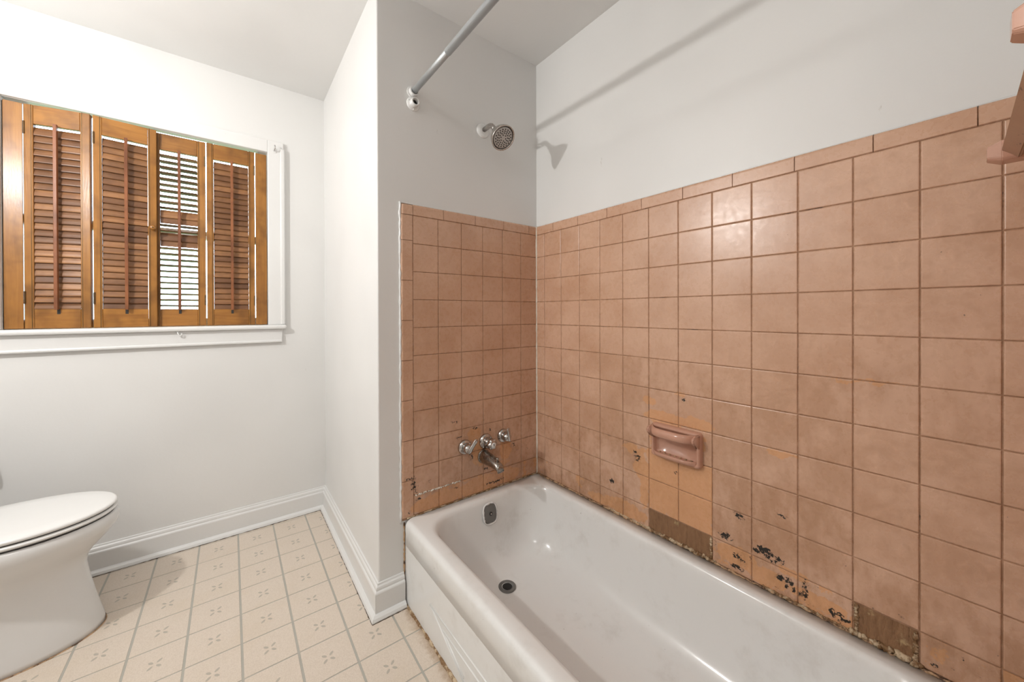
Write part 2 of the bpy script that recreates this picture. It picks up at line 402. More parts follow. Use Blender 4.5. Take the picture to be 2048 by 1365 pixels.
# ------------------------------------------------------------------ wall tiles
p = 0.1095; ZT = 1.4989; RIM = 0.323; TT = 0.0075; CAPZ = 1.5425
YT0 = Y1-0.0629; XT0 = W-0.6558
long_peel = [(0.700, 0.745, 0.075, 0.022), (0.585, 0.752, 0.055, 0.020), (0.752, 0.80, 0.022, 0.015), (0.64, 0.84, 0.02, 0.008), (0.665, 0.60, 0.105, 0.055), (0.66, 0.52, 0.11, 0.11), (0.575, 0.60, 0.03, 0.03),
             (0.82, 0.60, 0.05, 0.016), (0.79, 0.545, 0.03, 0.05), (0.775, 0.45, 0.018, 0.06), (0.356, 0.722, 0.036, 0.009), (0.19, 0.948, 0.07, 0.0035),
             (0.47, 0.375, 0.06, 0.03), (0.395, 0.36, 0.05, 0.025), (0.33, 0.405, 0.035, 0.012), (0.28, 0.36, 0.06, 0.02), (0.86, 0.36, 0.10, 0.03), (0.98, 0.35, 0.06, 0.02)]
long_mold = [(0.805, 0.572, 0.010, 0.007), (0.815, 0.590, 0.006, 0.004), (0.92, 0.446, 0.008, 0.006), (0.628, 0.822, 0.007, 0.004),
             (0.39, 0.424, 0.028, 0.008), (0.40, 0.437, 0.012, 0.006), (0.375, 0.417, 0.018, 0.006), (0.47, 0.378, 0.009, 0.006), (0.452, 0.368, 0.007, 0.005),
             (0.352, 0.552, 0.008, 0.0035), (0.462, 0.505, 0.010, 0.006), (0.35, 0.376, 0.018, 0.007), (0.33, 0.36, 0.016, 0.006), (0.305, 0.375, 0.005, 0.022),
             (0.245, 0.352, 0.010, 0.006), (0.23, 0.345, 0.010, 0.006), (0.47, 0.345, 0.014, 0.004), (0.50, 0.425, 0.015, 0.006), (0.66, 0.566, 0.004, 0.004)]
end_peel = [(0.875, 0.590, 0.035, 0.028), (0.90, 0.50, 0.038, 0.055), (1.045, 0.485, 0.035, 0.045), (0.70, 0.355, 0.12, 0.035), (0.90, 0.36, 0.10, 0.04), (1.05, 0.365, 0.08, 0.03), (1.02, 0.425, 0.05, 0.015)]
end_mold = [(0.593, 0.455, 0.004, 0.022), (0.599, 0.432, 0.004, 0.02), (0.578, 0.474, 0.014, 0.003), (0.572, 0.345, 0.003, 0.003), (0.612, 0.385, 0.010, 0.004), (0.853, 0.515, 0.003, 0.018), (0.86, 0.49, 0.004, 0.008), (0.875, 0.615, 0.012, 0.003), (0.96, 0.60, 0.003, 0.012),
            (0.935, 0.425, 0.010, 0.003), (0.97, 0.35, 0.03, 0.003), (1.01, 0.353, 0.024, 0.004), (0.80, 0.562, 0.005, 0.004), (0.80, 0.59, 0.010, 0.004), (1.095, 0.500, 0.003, 0.012), (0.768, 0.660, 0.003, 0.003), (0.783, 0.658, 0.003, 0.003), (0.66, 0.44, 0.003, 0.003), (0.78, 0.38, 0.008, 0.003)]
TILE_L = mat_tile('salmon_tile_glaze_long_wall', 'y', long_peel, long_mold)
TILE_E = mat_tile('salmon_tile_glaze_faucet_wall', 'x', end_peel, end_mold)
TILE_P = mat_plain_tile()
_cache = {}
def tile_mesh(wd, ht, mat):
    key = (round(wd, 4), round(ht, 4), mat.name)
    if key in _cache: return _cache[key]
    bm = newbm(); g = 0.0011; bv = 0.0022
    a, b = wd/2-g, ht/2-g
    rings = []
    for ins, z in ((0, 0), (0, TT-0.0018), (bv*0.35, TT-0.0005), (bv, TT)):
        rings.append([Vector((-a+ins, -b+ins, z)), Vector((a-ins, -b+ins, z)), Vector((a-ins, b-ins, z)), Vector((-a+ins, b-ins, z))])
    loft(bm, rings, False, True)
    bmesh.ops.recalc_face_normals(bm, faces=bm.faces[:])
    me = bpy.data.meshes.new('tile'); bm.to_mesh(me); bm.free(); me.materials.append(mat)
    _cache[key] = me; return me
def bullnose_mesh(length, ht, mat, both=False):
    """runs along local x, rounded edge at +y"""
    key = ('b', round(length, 4), round(ht, 4), mat.name, both)
    if key in _cache: return _cache[key]
    g = 0.0011; bm = newbm(); R = 0.0085
    prof = [(-ht/2+g, 0), (-ht/2+g, TT-0.001), (-ht/2+g+0.0015, TT+0.0008)]
    for k in range(7):
        t = math.pi/2*k/6
        prof.append((ht/2-R+R*math.sin(t), (TT+0.0008)*math.cos(t)))
    extrude_profile(bm, prof, lambda q: Vector((-length/2+g, q[0], q[1])), lambda q: Vector((length/2-g, q[0], q[1])))
    bmesh.ops.recalc_face_normals(bm, faces=bm.faces[:])
    me = bpy.data.meshes.new('trim_tile'); bm.to_mesh(me); bm.free(); me.materials.append(mat)
    _cache[key] = me; return me
def setprops(o, peel, mold, dirt):
    o['peel'] = float(peel); o['mold'] = float(mold); o['dirt'] = float(dirt)
def put(me, name, parent, loc, X, Y, Z, props=(0, 0, 0), jitter=0.0035):
    o = place(name, me, parent)
    m = Matrix((X, Y, Z)).transposed().to_4x4()
    m = Matrix.Translation(loc) @ m @ Matrix.Rotation(random.uniform(-jitter, jitter), 4, 'X') @ Matrix.Rotation(random.uniform(-jitter, jitter), 4, 'Y')
    o.matrix_basis = m; setprops(o, *props); return o
VX, VY, VZ = Vector((1, 0, 0)), Vector((0, 1, 0)), Vector((0, 0, 1))
rows = [(ZT-(j+1)*p, ZT-j*p) for j in range(10)] + [(RIM+0.004, ZT-10*p)]

# long wall: outward normal -X, local x along -Y (right in the picture)
cols = [(YT0, Y1-0.008)] + [(YT0-(k+1)*p, YT0-k*p) for k in range(12)]
lastk = YT0-12*p
cols.append((FOOT+0.008, lastk))
bm = newbm(); box(bm, W-0.0050, W+0.001, FOOT, Y1, RIM-0.03, CAPZ-0.004); link('grout_bed', bm, GROUT, wall_right)
PROP_L = {}
def prop_long(ci, ri):
    y = sum(cols[ci])/2; z = sum(rows[ri])/2
    dirt = 0.25 + 0.1*random.random()
    peel = 0.0; mold = 0.0
    if z < 0.95: dirt = 0.55
    if z < 0.60: dirt = 0.75; mold = 0.205
    if z < 0.47 and y < 0.6: mold = 0.265; peel = 0.16
    if ri == 10: dirt = 0.95; peel = 0.42 if y < 0.55 else 0.36; mold = 0.29 if y < 0.55 else 0.23
    if z < 0.75 and 0.75 < y < 1.0: mold = 0.25; peel = 0.24
    if ri in (8, 9) and 0.55 < y < 0.76: peel = 0.62; dirt = 0.25; mold = 0.1
    if ri == 7 and 0.55 < y < 0.76: peel = 0.40
    if ri == 6 and 0.55 < y < 0.76: peel = 0.22; dirt = 0.2
    if y < 0.25 and ri < 9: dirt = 0.45; mold = 0.0
    return (peel, mold, dirt)
missing = {(6, 10), (7, 10), (11, 10)}
for ci, (a, b) in enumerate(cols):
    for ri, (z0, z1) in enumerate(rows):
        if (ci, ri) in missing: continue
        pr = prop_long(ci, ri)
        worn = pr[0] > 0.1 or pr[1] > 0.1 or any(a-ra-0.05 < y_ < b+ra+0.05 and z0-rz-0.04 < z_ < z1+rz+0.04 for (y_, z_, ra, rz) in long_peel+long_mold)
        me = tile_mesh(b-a, z1-z0, TILE_L if worn else TILE_P)
        put(me, 'tile', wall_right, Vector((W, (a+b)/2, (z0+z1)/2)), -VY, VZ, -VX, pr)
capj = [1.368-0.008, 1.245, 1.094, 0.940, 0.786, 0.632, 0.480, 0.327, 0.175, 0.022, FOOT+0.008]
for a, b in zip(capj[1:], capj):
    put(bullnose_mesh(b-a, CAPZ-ZT, TILE_P), 'cap_tile', wall_right, Vector((W, (a+b)/2, (ZT+CAPZ)/2)), -VY, VZ, -VX, (0, 0, 0.2), 0.002)
# bare mortar where tiles have fallen off
def mortar(a, b):
    bm = newbm(); n = 14
    z0, z1 = RIM+0.002, ZT-10*p-0.002
    G = [[bm.verts.new((W-0.0052-random.random()*0.0022, a+(b-a)*i/n, z0+(z1-z0)*j/5)) for i in range(n+1)] for j in range(6)]
    for j in range(5):
        for i in range(n): bm.faces.new((G[j][i], G[j][i+1], G[j+1][i+1], G[j+1][i]))
    o = link('mortar_patch', bm, MORTAR, wall_right); o['label'] = 'bare brown ribbed mortar where tiles fell off'
mortar(cols[7][0]+0.002, cols[6][1]-0.002); mortar(cols[11][0]+0.002, cols[11][1]-0.002)

# faucet wall: outward normal -Y, local x along X
ecols = [(XT0+k*p, XT0+(k+1)*p) for k in range(5)] + [(XT0+5*p, W-0.008)]
bm = newbm(); box(bm, XT0-0.045, W-0.0050, Y1-0.0050, Y1+0.001, RIM-0.004, CAPZ-0.004); link('grout_bed', bm, GROUT, wall_wing)
for ci, (a, b) in enumerate(ecols):
    for ri, (z0, z1) in enumerate(rows):
        peel = mold = 0.0; dirt = 0.25
        z = (z0+z1)/2
        if z < 0.75: dirt = 0.45; mold = 0.17
        if 0.8 < b and z < 0.62: mold = 0.245; peel = 0.22; dirt = 0.65
        if ri == 10: peel = 0.46; mold = 0.25; dirt = 0.7
        put(tile_mesh(b-a, z1-z0, TILE_E if ri > 5 else TILE_P), 'tile', wall_wing, Vector(((a+b)/2, Y1, (z0+z1)/2)), VX, VZ, -VY, (peel, mold, dirt))
TX = 0.0495
ecap = [XT0, XT0+0.134, XT0+0.289, XT0+0.444, XT0+0.599, W-0.008]
for a, b in zip(ecap, ecap[1:]):
    put(bullnose_mesh(b-a, CAPZ-ZT, TILE_P), 'cap_tile', wall_wing, Vector(((a+b)/2, Y1, (ZT+CAPZ)/2)), VX, VZ, -VY, (0, 0, 0.2), 0.002)
ez = [ZT, 1.400, 1.245, 1.090, 0.935, 0.780, 0.624, 0.469, RIM+0.004]
for b, a in zip(ez, ez[1:]):
    put(bullnose_mesh(b-a, TX, TILE_E if a < 0.6 else TILE_P), 'edge_tile', wall_wing, Vector((XT0-TX/2, Y1, (a+b)/2)), VZ, -VX, -VY, (0.30 if a < 0.4 else 0, 0.2 if a < 0.5 else 0, 0.3), 0.002)
# rounded outside corner piece
def corner(bm):
    n = 9; s = TX/2-0.0011; h = (CAPZ-ZT)/2-0.0011; R = 0.0085
    pts = [[None]*(n+1) for _ in range(n+1)]
    for i in range(n+1):
        for j in range(n+1):
            u = -s+2*s*i/n; v = -h+2*h*j/n
            d = TT+0.0008
            du = max(0, (-s+R)-u)/R; dv = max(0, v-(h-R))/R
            d *= math.sqrt(max(0, 1-min(1, du*du+dv*dv)))
            q = math.hypot(du, dv)
            if q > 1: u += (du-du/q)*R; v -= (dv-dv/q)*R
            pts[i][j] = bm.verts.new((u, v, d))
    for i in range(n):
        for j in range(n): bm.faces.new((pts[i][j], pts[i+1][j], pts[i+1][j+1], pts[i][j+1]))
bm = newbm(); corner(bm); bmesh.ops.recalc_face_normals(bm, faces=bm.faces[:])
me = bpy.data.meshes.new('corner_tile'); bm.to_mesh(me); bm.free(); me.materials.append(TILE_E)
for pl in me.polygons: pl.use_smooth = True
put(me, 'corner_tile', wall_wing, Vector((XT0-TX/2, Y1, (ZT+CAPZ)/2)), VX, VZ, -VY, (0, 0, 0.2), 0)

# foot wall (beside and behind the camera's right edge)
fd = Vector((0.809, 0.032, 0)).normalized(); fn = Vector((-fd.y, fd.x, 0))
TILE_F = TILE_P
forg = Vector((W-0.008, FOOT, 0))
bm = newbm()
extrude_profile(bm, [(0.0, 0.0050), (0.66, 0.0050), (0.66, -0.001), (0.0, -0.001)], lambda q: forg-fd*q[0]+fn*q[1]+Vector((0, 0, RIM-0.03)), lambda q: forg-fd*q[0]+fn*q[1]+Vector((0, 0, CAPZ-0.004)))
link('grout_bed', bm, GROUT, wall_foot)
for ci in range(6):
    for z0, z1 in rows:
        put(tile_mesh(p, z1-z0, TILE_F), 'tile', wall_foot, forg-fd*(ci+0.5)*p+VZ*(z0+z1)/2, -fd, VZ, fn, (0, 0, 0.3))
for ci in range(4):
    put(bullnose_mesh(0.164, CAPZ-ZT, TILE_F), 'cap_tile', wall_foot, forg-fd*(ci+0.5)*0.164+VZ*(ZT+CAPZ)/2, -fd, VZ, fn, (0, 0, 0.2))

# ragged caulk lines
def bead(name, a, b, r, mat, parent, n=60, rag=0.6, off=Vector((0, 0, 0))):
    a, b = Vector(a), Vector(b); pts = []; rad = []
    for i in range(n+1):
        t = i/n
        pts.append(a.lerp(b, t)+Vector((random.uniform(-1, 1), random.uniform(-1, 1), random.uniform(-1, 1)))*r*rag*0.6)
        rad.append(r*(1+random.uniform(-rag, rag)))
    bm = newbm(); tube(bm, pts, rad, 6); return link(name, bm, mat, parent, True)
bead('caulk_bead', (W-0.0075, Y1-0.0075, RIM), (W-0.0075, Y1-0.0075, CAPZ), 0.0042, CAULK_W, wall_right, 90, 0.35)
bead('caulk_bead', (XT0-TX-0.0008, Y1-0.002, 0.31), (XT0-TX-0.0008, Y1-0.002, CAPZ+0.003), 0.0042, TRIM, wall_wing, 90, 0.4)
bead('caulk_bead', (XT0-TX, Y1-0.002, CAPZ+0.0005), (W, Y1-0.002, CAPZ+0.0005), 0.0022, TRIM, wall_wing, 60, 0.3)
bead('caulk_bead', (W-0.002, Y1, CAPZ+0.0005), (W-0.002, FOOT, CAPZ+0.0005), 0.0020, TRIM, wall_right, 60, 0.3)
bead('caulk_bead', (XT0+0.005, Y1-0.0085, ZT-10*p), (XT0+2*p-0.01, Y1-0.0085, ZT-10*p+0.001), 0.0022, CAULK_W, wall_wing, 110, 1.3)
bead('caulk_bead', (0.565, Y1-0.008, RIM+0.002), (W, Y1-0.008, RIM+0.002), 0.0028, CAULK, wall_wing, 70, 0.6)
bead('caulk_bead', (W-0.009, Y1, RIM+0.002), (W-0.009, FOOT, RIM+0.002), 0.0034, CAULK_B, wall_right, 160, 0.7)
for a, b, r in ((0.77, 0.53, 0.0055), (0.215, 0.095, 0.007), (0.93, 0.77, 0.0035), (0.40, 0.215, 0.0035)):
    bead('caulk_bead', (W-0.0085, a, RIM+0.006), (W-0.0085, b, RIM+0.006), r*0.9, CAULK, wall_right, int(abs(a-b)*420), 0.55)
bead('caulk_bead', (W-0.0065, cols[7][0]+0.004, RIM+0.01), (W-0.0065, cols[7][0]+0.004, ZT-10*p-0.004), 0.0036, CAULK, wall_right, 34, 0.5)
bead('caulk_bead', (W-0.0065, cols[11][1]-0.006, RIM+0.01), (W-0.0065, cols[11][1]-0.006, ZT-10*p-0.004), 0.0040, CAULK, wall_right, 34, 0.5)
bead('caulk_bead', (W-0.0065, cols[11][0]+0.006, RIM+0.01), (W-0.0065, cols[11][0]+0.006, ZT-10*p-0.006), 0.0040, CAULK, wall_right, 34, 0.5)

# ------------------------------------------------------------------ bathtub
def rrect(x0, x1, y0, y1, r, z, nc=12, ne=12):
    pts = []
    r = min(r, (x1-x0)/2-1e-4, (y1-y0)/2-1e-4)
    cs = [((x1-r, y1-r), 0), ((x0+r, y1-r), 90), ((x0+r, y0+r), 180), ((x1-r, y0+r), 270)]
    for q, ((cx, cy), a0) in enumerate(cs):
        for k in range(nc+1):
            t = math.radians(a0+90*k/nc); pts.append(Vector((cx+r*math.cos(t), cy+r*math.sin(t), z)))
        nx = cs[(q+1) % 4]; t2 = math.radians(nx[1])
        e = Vector((nx[0][0]+r*math.cos(t2), nx[0][1]+r*math.sin(t2), z)); s_ = pts[-1].copy()
        for k in range(1, ne): pts.append(s_.lerp(e, k/ne))
    return pts
TX0 = 0.5545; TY0 = FOOT+0.004
tub = empty('bathtub', (0.9, 0.62, 0), 'white enamelled alcove bathtub along the salmon tiled wall', 'bathtub')
rings = [rrect(TX0+0.004, W-0.010, TY0, Y1-0.010, 0.006, 0.2265), rrect(TX0, W-0.009, TY0, Y1-0.009, 0.008, 0.230), rrect(TX0, W-0.009, TY0, Y1-0.009, 0.010, 0.301)]
for k in range(1, 8):
    t = math.pi/2*k/7; R = 0.020
    d = R*(1-math.cos(t)); zz = RIM-R+R*math.sin(t)
    rings.append(rrect(TX0+d, W-0.009, TY0, Y1-0.009, 0.012+d*0.5, zz))
inner = [(0.602, 1.196, 0.00, 1.318, 0.115, 0.3235), (0.610, 1.190, 0.010, 1.311, 0.118, 0.3215), (0.617, 1.185, 0.018, 1.305, 0.12, 0.316), (0.623, 1.181, 0.026, 1.300, 0.12, 0.305),
         (0.630, 1.177, 0.040, 1.295, 0.122, 0.28), (0.642, 1.170, 0.075, 1.286, 0.125, 0.23), (0.660, 1.158, 0.12, 1.272, 0.13, 0.16), (0.676, 1.146, 0.155, 1.258, 0.135, 0.115),
         (0.694, 1.130, 0.19, 1.240, 0.14, 0.085), (0.722, 1.104, 0.235, 1.212, 0.14, 0.066), (0.755, 1.070, 0.28, 1.180, 0.13, 0.057), (0.80, 1.025, 0.36, 1.13, 0.10, 0.053), (0.86, 0.97, 0.5, 1.06, 0.05, 0.051)]
for a in inner: rings.append(rrect(*a))
bm = newbm(); loft(bm, rings, False, True)
link('shell', bm, TUB, tub, True)
bm = newbm(); box(bm, TX0+0.0045, TX0+0.012, TY0, Y1-0.002, 0.004, 0.2285, 0.002, 2)
box(bm, TX0+0.012, W-0.02, TY0+0.002, TY0+0.02, 0.01, 0.22)
apron = link('apron_panel', bm, TUB, tub)
def ridge(a, b, r=0.0035):
    bm = newbm(); tube(bm, [(TX0+0.0045, a[0], a[1]), (TX0+0.0045, b[0], b[1])], r, 8); link('embossed_ridge', bm, TUB, apron, True)
V0 = (1.150, 0.128)
ridge(V0, (0.62, 0.128+0.004), 0.003); ridge(V0, (0.93, 0.035), 0.003); ridge((1.06, 0.102), (0.72, 0.102), 0.003); ridge((1.06, 0.102), (0.93, 0.050), 0.003)
bm = newbm(); tube(bm, [(TX0+0.0035, Y1-0.03-i*0.02, 0.2275+random.uniform(-0.0008, 0.0008)) for i in range(72)], [0.0009+random.random()*0.0010 for i in range(72)], 5); link('rust_seam', bm, CAULK_B, apron)
bead('caulk_bead', (TX0+0.003, Y1-0.005, 0.003), (TX0+0.003, FOOT+0.02, 0.003), 0.0055, CAULK, tub, 90, 0.6)
bead('caulk_bead', (TX0+0.001, Y1-0.003, 0.01), (TX0+0.001, Y1-0.003, 0.31), 0.0028, CAULK_B, tub, 40, 0.5)
# overflow plate on the sloping end
on = Vector((0, -0.985, 0.17)).normalized(); oc = Vector((0.905, 1.2895, 0.264))
ov = empty('overflow_tmp', (0, 0, 0)); bpy.data.objects.remove(ov)
def plate(bm, n=32):
    m = frame(oc, on, (1, 0, 0)); out = []
    for sc, h in ((1.0, -0.004), (1.0, 0.003), (0.96, 0.006), (0.9, 0.007)):
        ring = []
        for i in range(n):
            t = 2*math.pi*i/n; c, s_ = math.cos(t), math.sin(t)
            e = 3.2; rr = (abs(c)**e+abs(s_)**e)**(-1/e)
            ring.append(m @ Vector((0.031*sc*rr*c, 0.038*sc*rr*s_, h)))
        out.append(ring)
    loft(bm, out, True, True)
bm = newbm(); plate(bm); ovp = link('overflow_plate', bm, GREYPL, tub, True); ovp['label'] = 'dark grey rounded overflow plate with centre screw'
bm = newbm(); lathe(bm, [(0.0075, 0.006), (0.0075, 0.010), (0.004, 0.0105)], oc, on, 16); link('screw', bm, RUBBER, ovp, True)
bm = newbm(); lathe(bm, [(0.0035, 0.010), (0.0035, 0.012), (0.001, 0.0123)], oc, on, 12); link('screw_head', bm, CHROME, ovp, True)
# crumbling sealant ring round the overflow plate
m_ = frame(oc, on, (1, 0, 0)); pts = []
for i in range(41):
    t = 2*math.pi*i/40; c, s_ = math.cos(t), math.sin(t); rr = (abs(c)**3.2+abs(s_)**3.2)**(-1/3.2)
    pts.append(m_ @ Vector((0.0340*rr*c, 0.0410*rr*s_, 0.002+random.random()*0.003)))
bm = newbm(); tube(bm, pts, [0.0026+random.random()*0.0030 for _ in pts], 6); link('sealant_ring', bm, TRIM, ovp, True)
dc = Vector((0.878, 1.135, 0.0548))
bm = newbm(); lathe(bm, [(0.034, -0.002), (0.034, 0.0015), (0.031, 0.003), (0.024, 0.0025), (0.019, -0.001), (0.018, -0.006)], dc, (0, 0, 1), 32, False, False); dr = link('drain', bm, GREYPL, tub, True)
dr['label'] = 'dark metal drain ring'
bm = newbm(); lathe(bm, [(0.0188, 0.0004), (0.001, 0.0006)], dc, (0, 0, 1), 24, False, True); link('drain_hole', bm, BLACK, dr)

# ------------------------------------------------------------------ valves and spout
def escutcheon(parent, c, r=0.031, mat=CHROME):
    bm = newbm(); lathe(bm, [(r, 0), (r, 0.004), (r*0.97, 0.008), (r*0.84, 0.0125), (r*0.6, 0.015), (r*0.5, 0.016)], c, (0, -1, 0), 32); return link('escutcheon', bm, mat, parent, True)
FY = Y1-TT-0.001
def lever_valve(loc, label, dirv, right):
    t = empty('bath_valve', loc, label, 'valve', 'lever valves over the tub spout')
    c = Vector(loc); escutcheon(t, c)
    bm = newbm(); lathe(bm, [(0.021, 0.010), (0.020, 0.030), (0.017, 0.042), (0.010, 0.047), (0.002, 0.048)], c, (0, -1, 0), 24); link('hub', bm, CHROME, t, True)
    # flattened lever blade
    tip = c+Vector((0, -0.040, 0)); d = Vector(dirv).normalized(); n = Vector((0, -1, 0)); s_ = d.cross(n).normalized()
    bm = newbm(); rings = []
    for t_, w_, th, lift in ((-0.016, 0.004, 0.004, 0.008), (-0.010, 0.008, 0.005, 0.008), (0.0, 0.010, 0.006, 0.009), (0.015, 0.0085, 0.005, 0.011), (0.032, 0.009, 0.004, 0.014), (0.044, 0.009, 0.0035, 0.016), (0.050, 0.006, 0.0025, 0.0165)):
        o_ = tip+d*t_+n*lift
        rings.append([o_+s_*w_*math.cos(2*math.pi*k/14)+n*th*math.sin(2*math.pi*k/14) for k in range(14)])
    loft(bm, rings, True, True); link('lever_handle', bm, CHROME, t, True)
    return t
lever_valve((0.823, FY, 0.545), 'left chrome bath valve with its lever pointing up and right', (0.55, 0, 0.83), False)
lever_valve((1.029, FY, 0.553), 'right chrome bath valve nearest the tiled corner', (-0.25, 0, 0.95), True)
t = empty('diverter_valve', (0.931, FY, 0.548), 'chrome diverter knob with pale button between the two lever valves', 'valve')
c = Vector((0.931, FY, 0.548)); escutcheon(t, c, 0.033)
bm = newbm(); lathe(bm, [(0.021, 0.010), (0.019, 0.026), (0.016, 0.030), (0.016, 0.036)], c, (0, -1, 0), 24); link('collar', bm, CHROME, t, True)
bm = newbm(); rings = []
m_ = frame(c, (0, -1, 0))
for r, h, am in ((0.017, 0.034, 0.0), (0.021, 0.038, 0.10), (0.022, 0.054, 0.13), (0.019, 0.062, 0.10), (0.013, 0.065, 0.0)):
    rings.append([m_ @ Vector((r*(1+am*math.cos(6*a))*math.cos(a), r*(1+am*math.cos(6*a))*math.sin(a), h)) for a in [2*math.pi*k/48 for k in range(48)]])
loft(bm, rings, True, True); kn = link('knob', bm, CHROME, t, True)
bm = newbm(); lathe(bm, [(0.0105, 0.063), (0.0105, 0.0665), (0.008, 0.0675), (0.001, 0.068)], c, (0, -1, 0), 20); link('button', bm, ACRYL, kn, True)
bm = newbm(); box(bm, c.x-0.001, c.x+0.001, c.y-0.0686, c.y-0.0672, c.z-0.004, c.z+0.004); box(bm, c.x-0.004, c.x+0.001, c.y-0.0686, c.y-0.0672, c.z+0.002, c.z+0.004); link('button_mark', bm, RUBBER, kn)
t = empty('tub_spout', (0.921, FY, 0.483), 'tarnished chrome tub spout below the three valves', 'spout')
bm = newbm(); rings = []
for d, zc, hw, hh in ((0, 0, 0.024, 0.027), (0.012, 0.000, 0.026, 0.0285), (0.040, -0.001, 0.026, 0.027), (0.075, -0.004, 0.023, 0.022), (0.100, -0.008, 0.0205, 0.019), (0.116, -0.012, 0.019, 0.0175), (0.126, -0.018, 0.0175, 0.015), (0.130, -0.025, 0.016, 0.011)):
    rings.append([Vector((0.921+hw*math.cos(a), FY-d+0.010*(d/0.136)*max(0, -math.sin(a)), 0.483+zc+hh*math.sin(a))) for a in [2*math.pi*k/24 for k in range(24)]])
loft(bm, rings, True, True); link('spout_body', bm, CHROME_D, t, True)
bm = newbm(); lathe(bm, [(0.0045, 0), (0.0045, 0.010), (0.0065, 0.012), (0.0065, 0.018), (0.003, 0.020)], (0.921, FY-0.105, 0.4885), (0, 0, 1), 14); link('lift_knob', bm, CHROME_D, t, True)
bm = newbm(); lathe(bm, [(0.030, 0), (0.030, 0.004), (0.026, 0.006)], (0.921, FY+0.001, 0.483), (0, -1, 0), 28); link('wall_ring', bm, CHROME_D, t, True)

# ------------------------------------------------------------------ shower head
SX = 0.932
t = empty('wall_shower', (SX, Y1, 1.93), 'brushed nickel shower head on a bent arm high on the faucet wall', 'shower')
bm = newbm(); lathe(bm, [(0.033, 0), (0.033, 0.003), (0.030, 0.007), (0.020, 0.010), (0.013, 0.011)], (SX-0.004, Y1, 1.928), (0, -1, 0), 32); link('flange', bm, TRIM, t, True)['label'] = 'white painted wall flange'
hd = Vector((0, -0.72, -0.69)).normalized()
armp = [(SX-0.004, Y1, 1.928), (SX-0.004, Y1-0.046, 1.929), (SX-0.004, Y1-0.060, 1.927), (SX-0.004, Y1-0.070, 1.922), (SX-0.004, Y1-0.078, 1.914), (SX-0.004, Y1-0.100, 1.888)]
bm = newbm(); tube(bm, armp, 0.0105, 16); link('arm', bm, NICKEL, t, True)
ho = Vector((SX-0.004, Y1-0.093, 1.8945))
bm = newbm(); lathe(bm, [(0.012, 0.0), (0.0165, 0.004), (0.0175, 0.012), (0.0160, 0.020), (0.020, 0.024), (0.030, 0.034), (0.0405, 0.046), (0.0475, 0.060), (0.0515, 0.075), (0.0525, 0.080), (0.051, 0.083), (0.0465, 0.080), (0.0455, 0.0765)], ho, hd, 40, True, False); link('bell', bm, NICKEL, t, True)
bm = newbm(); lathe(bm, [(0.0456, 0.0765), (0.0425, 0.0770)], ho, hd, 40, False, False); link('shadow_groove', bm, RUBBER, t)
bm = newbm(); lathe(bm, [(0.0425, 0.076), (0.0425, 0.0785), (0.030, 0.0795), (0.001, 0.080)], ho, hd, 40, False, True); fc = link('spray_face', bm, FACE, t, True)
bm = newbm(); m_ = frame(ho, hd)
for r, n_ in ((0.012, 6), (0.020, 12), (0.0275, 16), (0.035, 18)):
    for k in range(n_):
        a = 2*math.pi*(k+0.5*(n_ % 4 == 0))/n_
        lathe(bm, [(0.0022, 0.078), (0.0022, 0.0822), (0.0010, 0.0826)], m_ @ Vector((r*math.cos(a), r*math.sin(a), 0)), hd, 8)
link('nozzles', bm, BLACK, fc)['kind'] = 'stuff'

# ------------------------------------------------------------------ shower curtain rod and the old flange below it
t = empty('shower_curtain_rod', (0.598, Y1, 1.981), 'grey metal shower curtain rod running along the tub', 'rod')
bm = newbm(); tube(bm, [(0.598, Y1-0.002, 1.981), (0.598, 0.96, 1.981)], 0.0115, 20); link('thin_rod_section', bm, STEEL_GREY, t, True)
bm = newbm(); tube(bm, [(0.598, 1.085, 1.981), (0.598, 0.4, 1.981), (0.598, FOOT-0.028, 1.981)], 0.0130, 20); link('thick_rod_section', bm, STEEL_GREY, t, True)
bm = newbm()
def cbracket(bm):
    R0, R1 = 0.0135, 0.018; n = 20; A = []
    for i in range(n+1):
        a = math.radians(150+ (390-150)*i/n)
        A.append([bm.verts.new((0.598+r*math.cos(a), y, 1.981+r*math.sin(a)*1.0)) for r, y in ((R0, Y1), (R1, Y1), (R1, Y1-0.02), (R0, Y1-0.02))])
    for i in range(n):
        for k in range(4): bm.faces.new((A[i][k], A[i][(k+1) % 4], A[i+1][(k+1) % 4], A[i+1][k]))
    bm.faces.new(A[0]); bm.faces.new(A[-1][::-1])
cbracket(bm); lathe(bm, [(0.024, 0), (0.024, 0.003), (0.021, 0.004)], (0.598, Y1, 1.981), (0, -1, 0), 24); link('wall_cup', bm, TRIM, t)
t = empty('rod_flange', (0.599, Y1, 1.936), 'old white painted empty rod socket just below the curtain rod end', 'flange')
bm = newbm(); lathe(bm, [(0.027, 0), (0.027, 0.003), (0.024, 0.006), (0.017, 0.008), (0.016, 0.026), (0.0150, 0.0275), (0.0115, 0.0275), (0.0115, 0.004)], (0.599, Y1, 1.936), (0, -1, 0), 32, True, False); link('socket', bm, TRIM, t, True)
bm = newbm(); lathe(bm, [(0.0114, 0.012), (0.001, 0.0121)], (0.599, Y1, 1.936), (0, -1, 0), 24, False, True); link('socket_hole', bm, BLACK, t)
for dx, dz in ((0.0, -0.022), (-0.02, 0.008), (0.02, 0.008)):
    bm = newbm(); lathe(bm, [(0.004, 0.002), (0.004, 0.006), (0.002, 0.008)], (0.599+dx, Y1, 1.936+dz), (0, -1, 0), 10); link('screw', bm, TRIM, t, True)

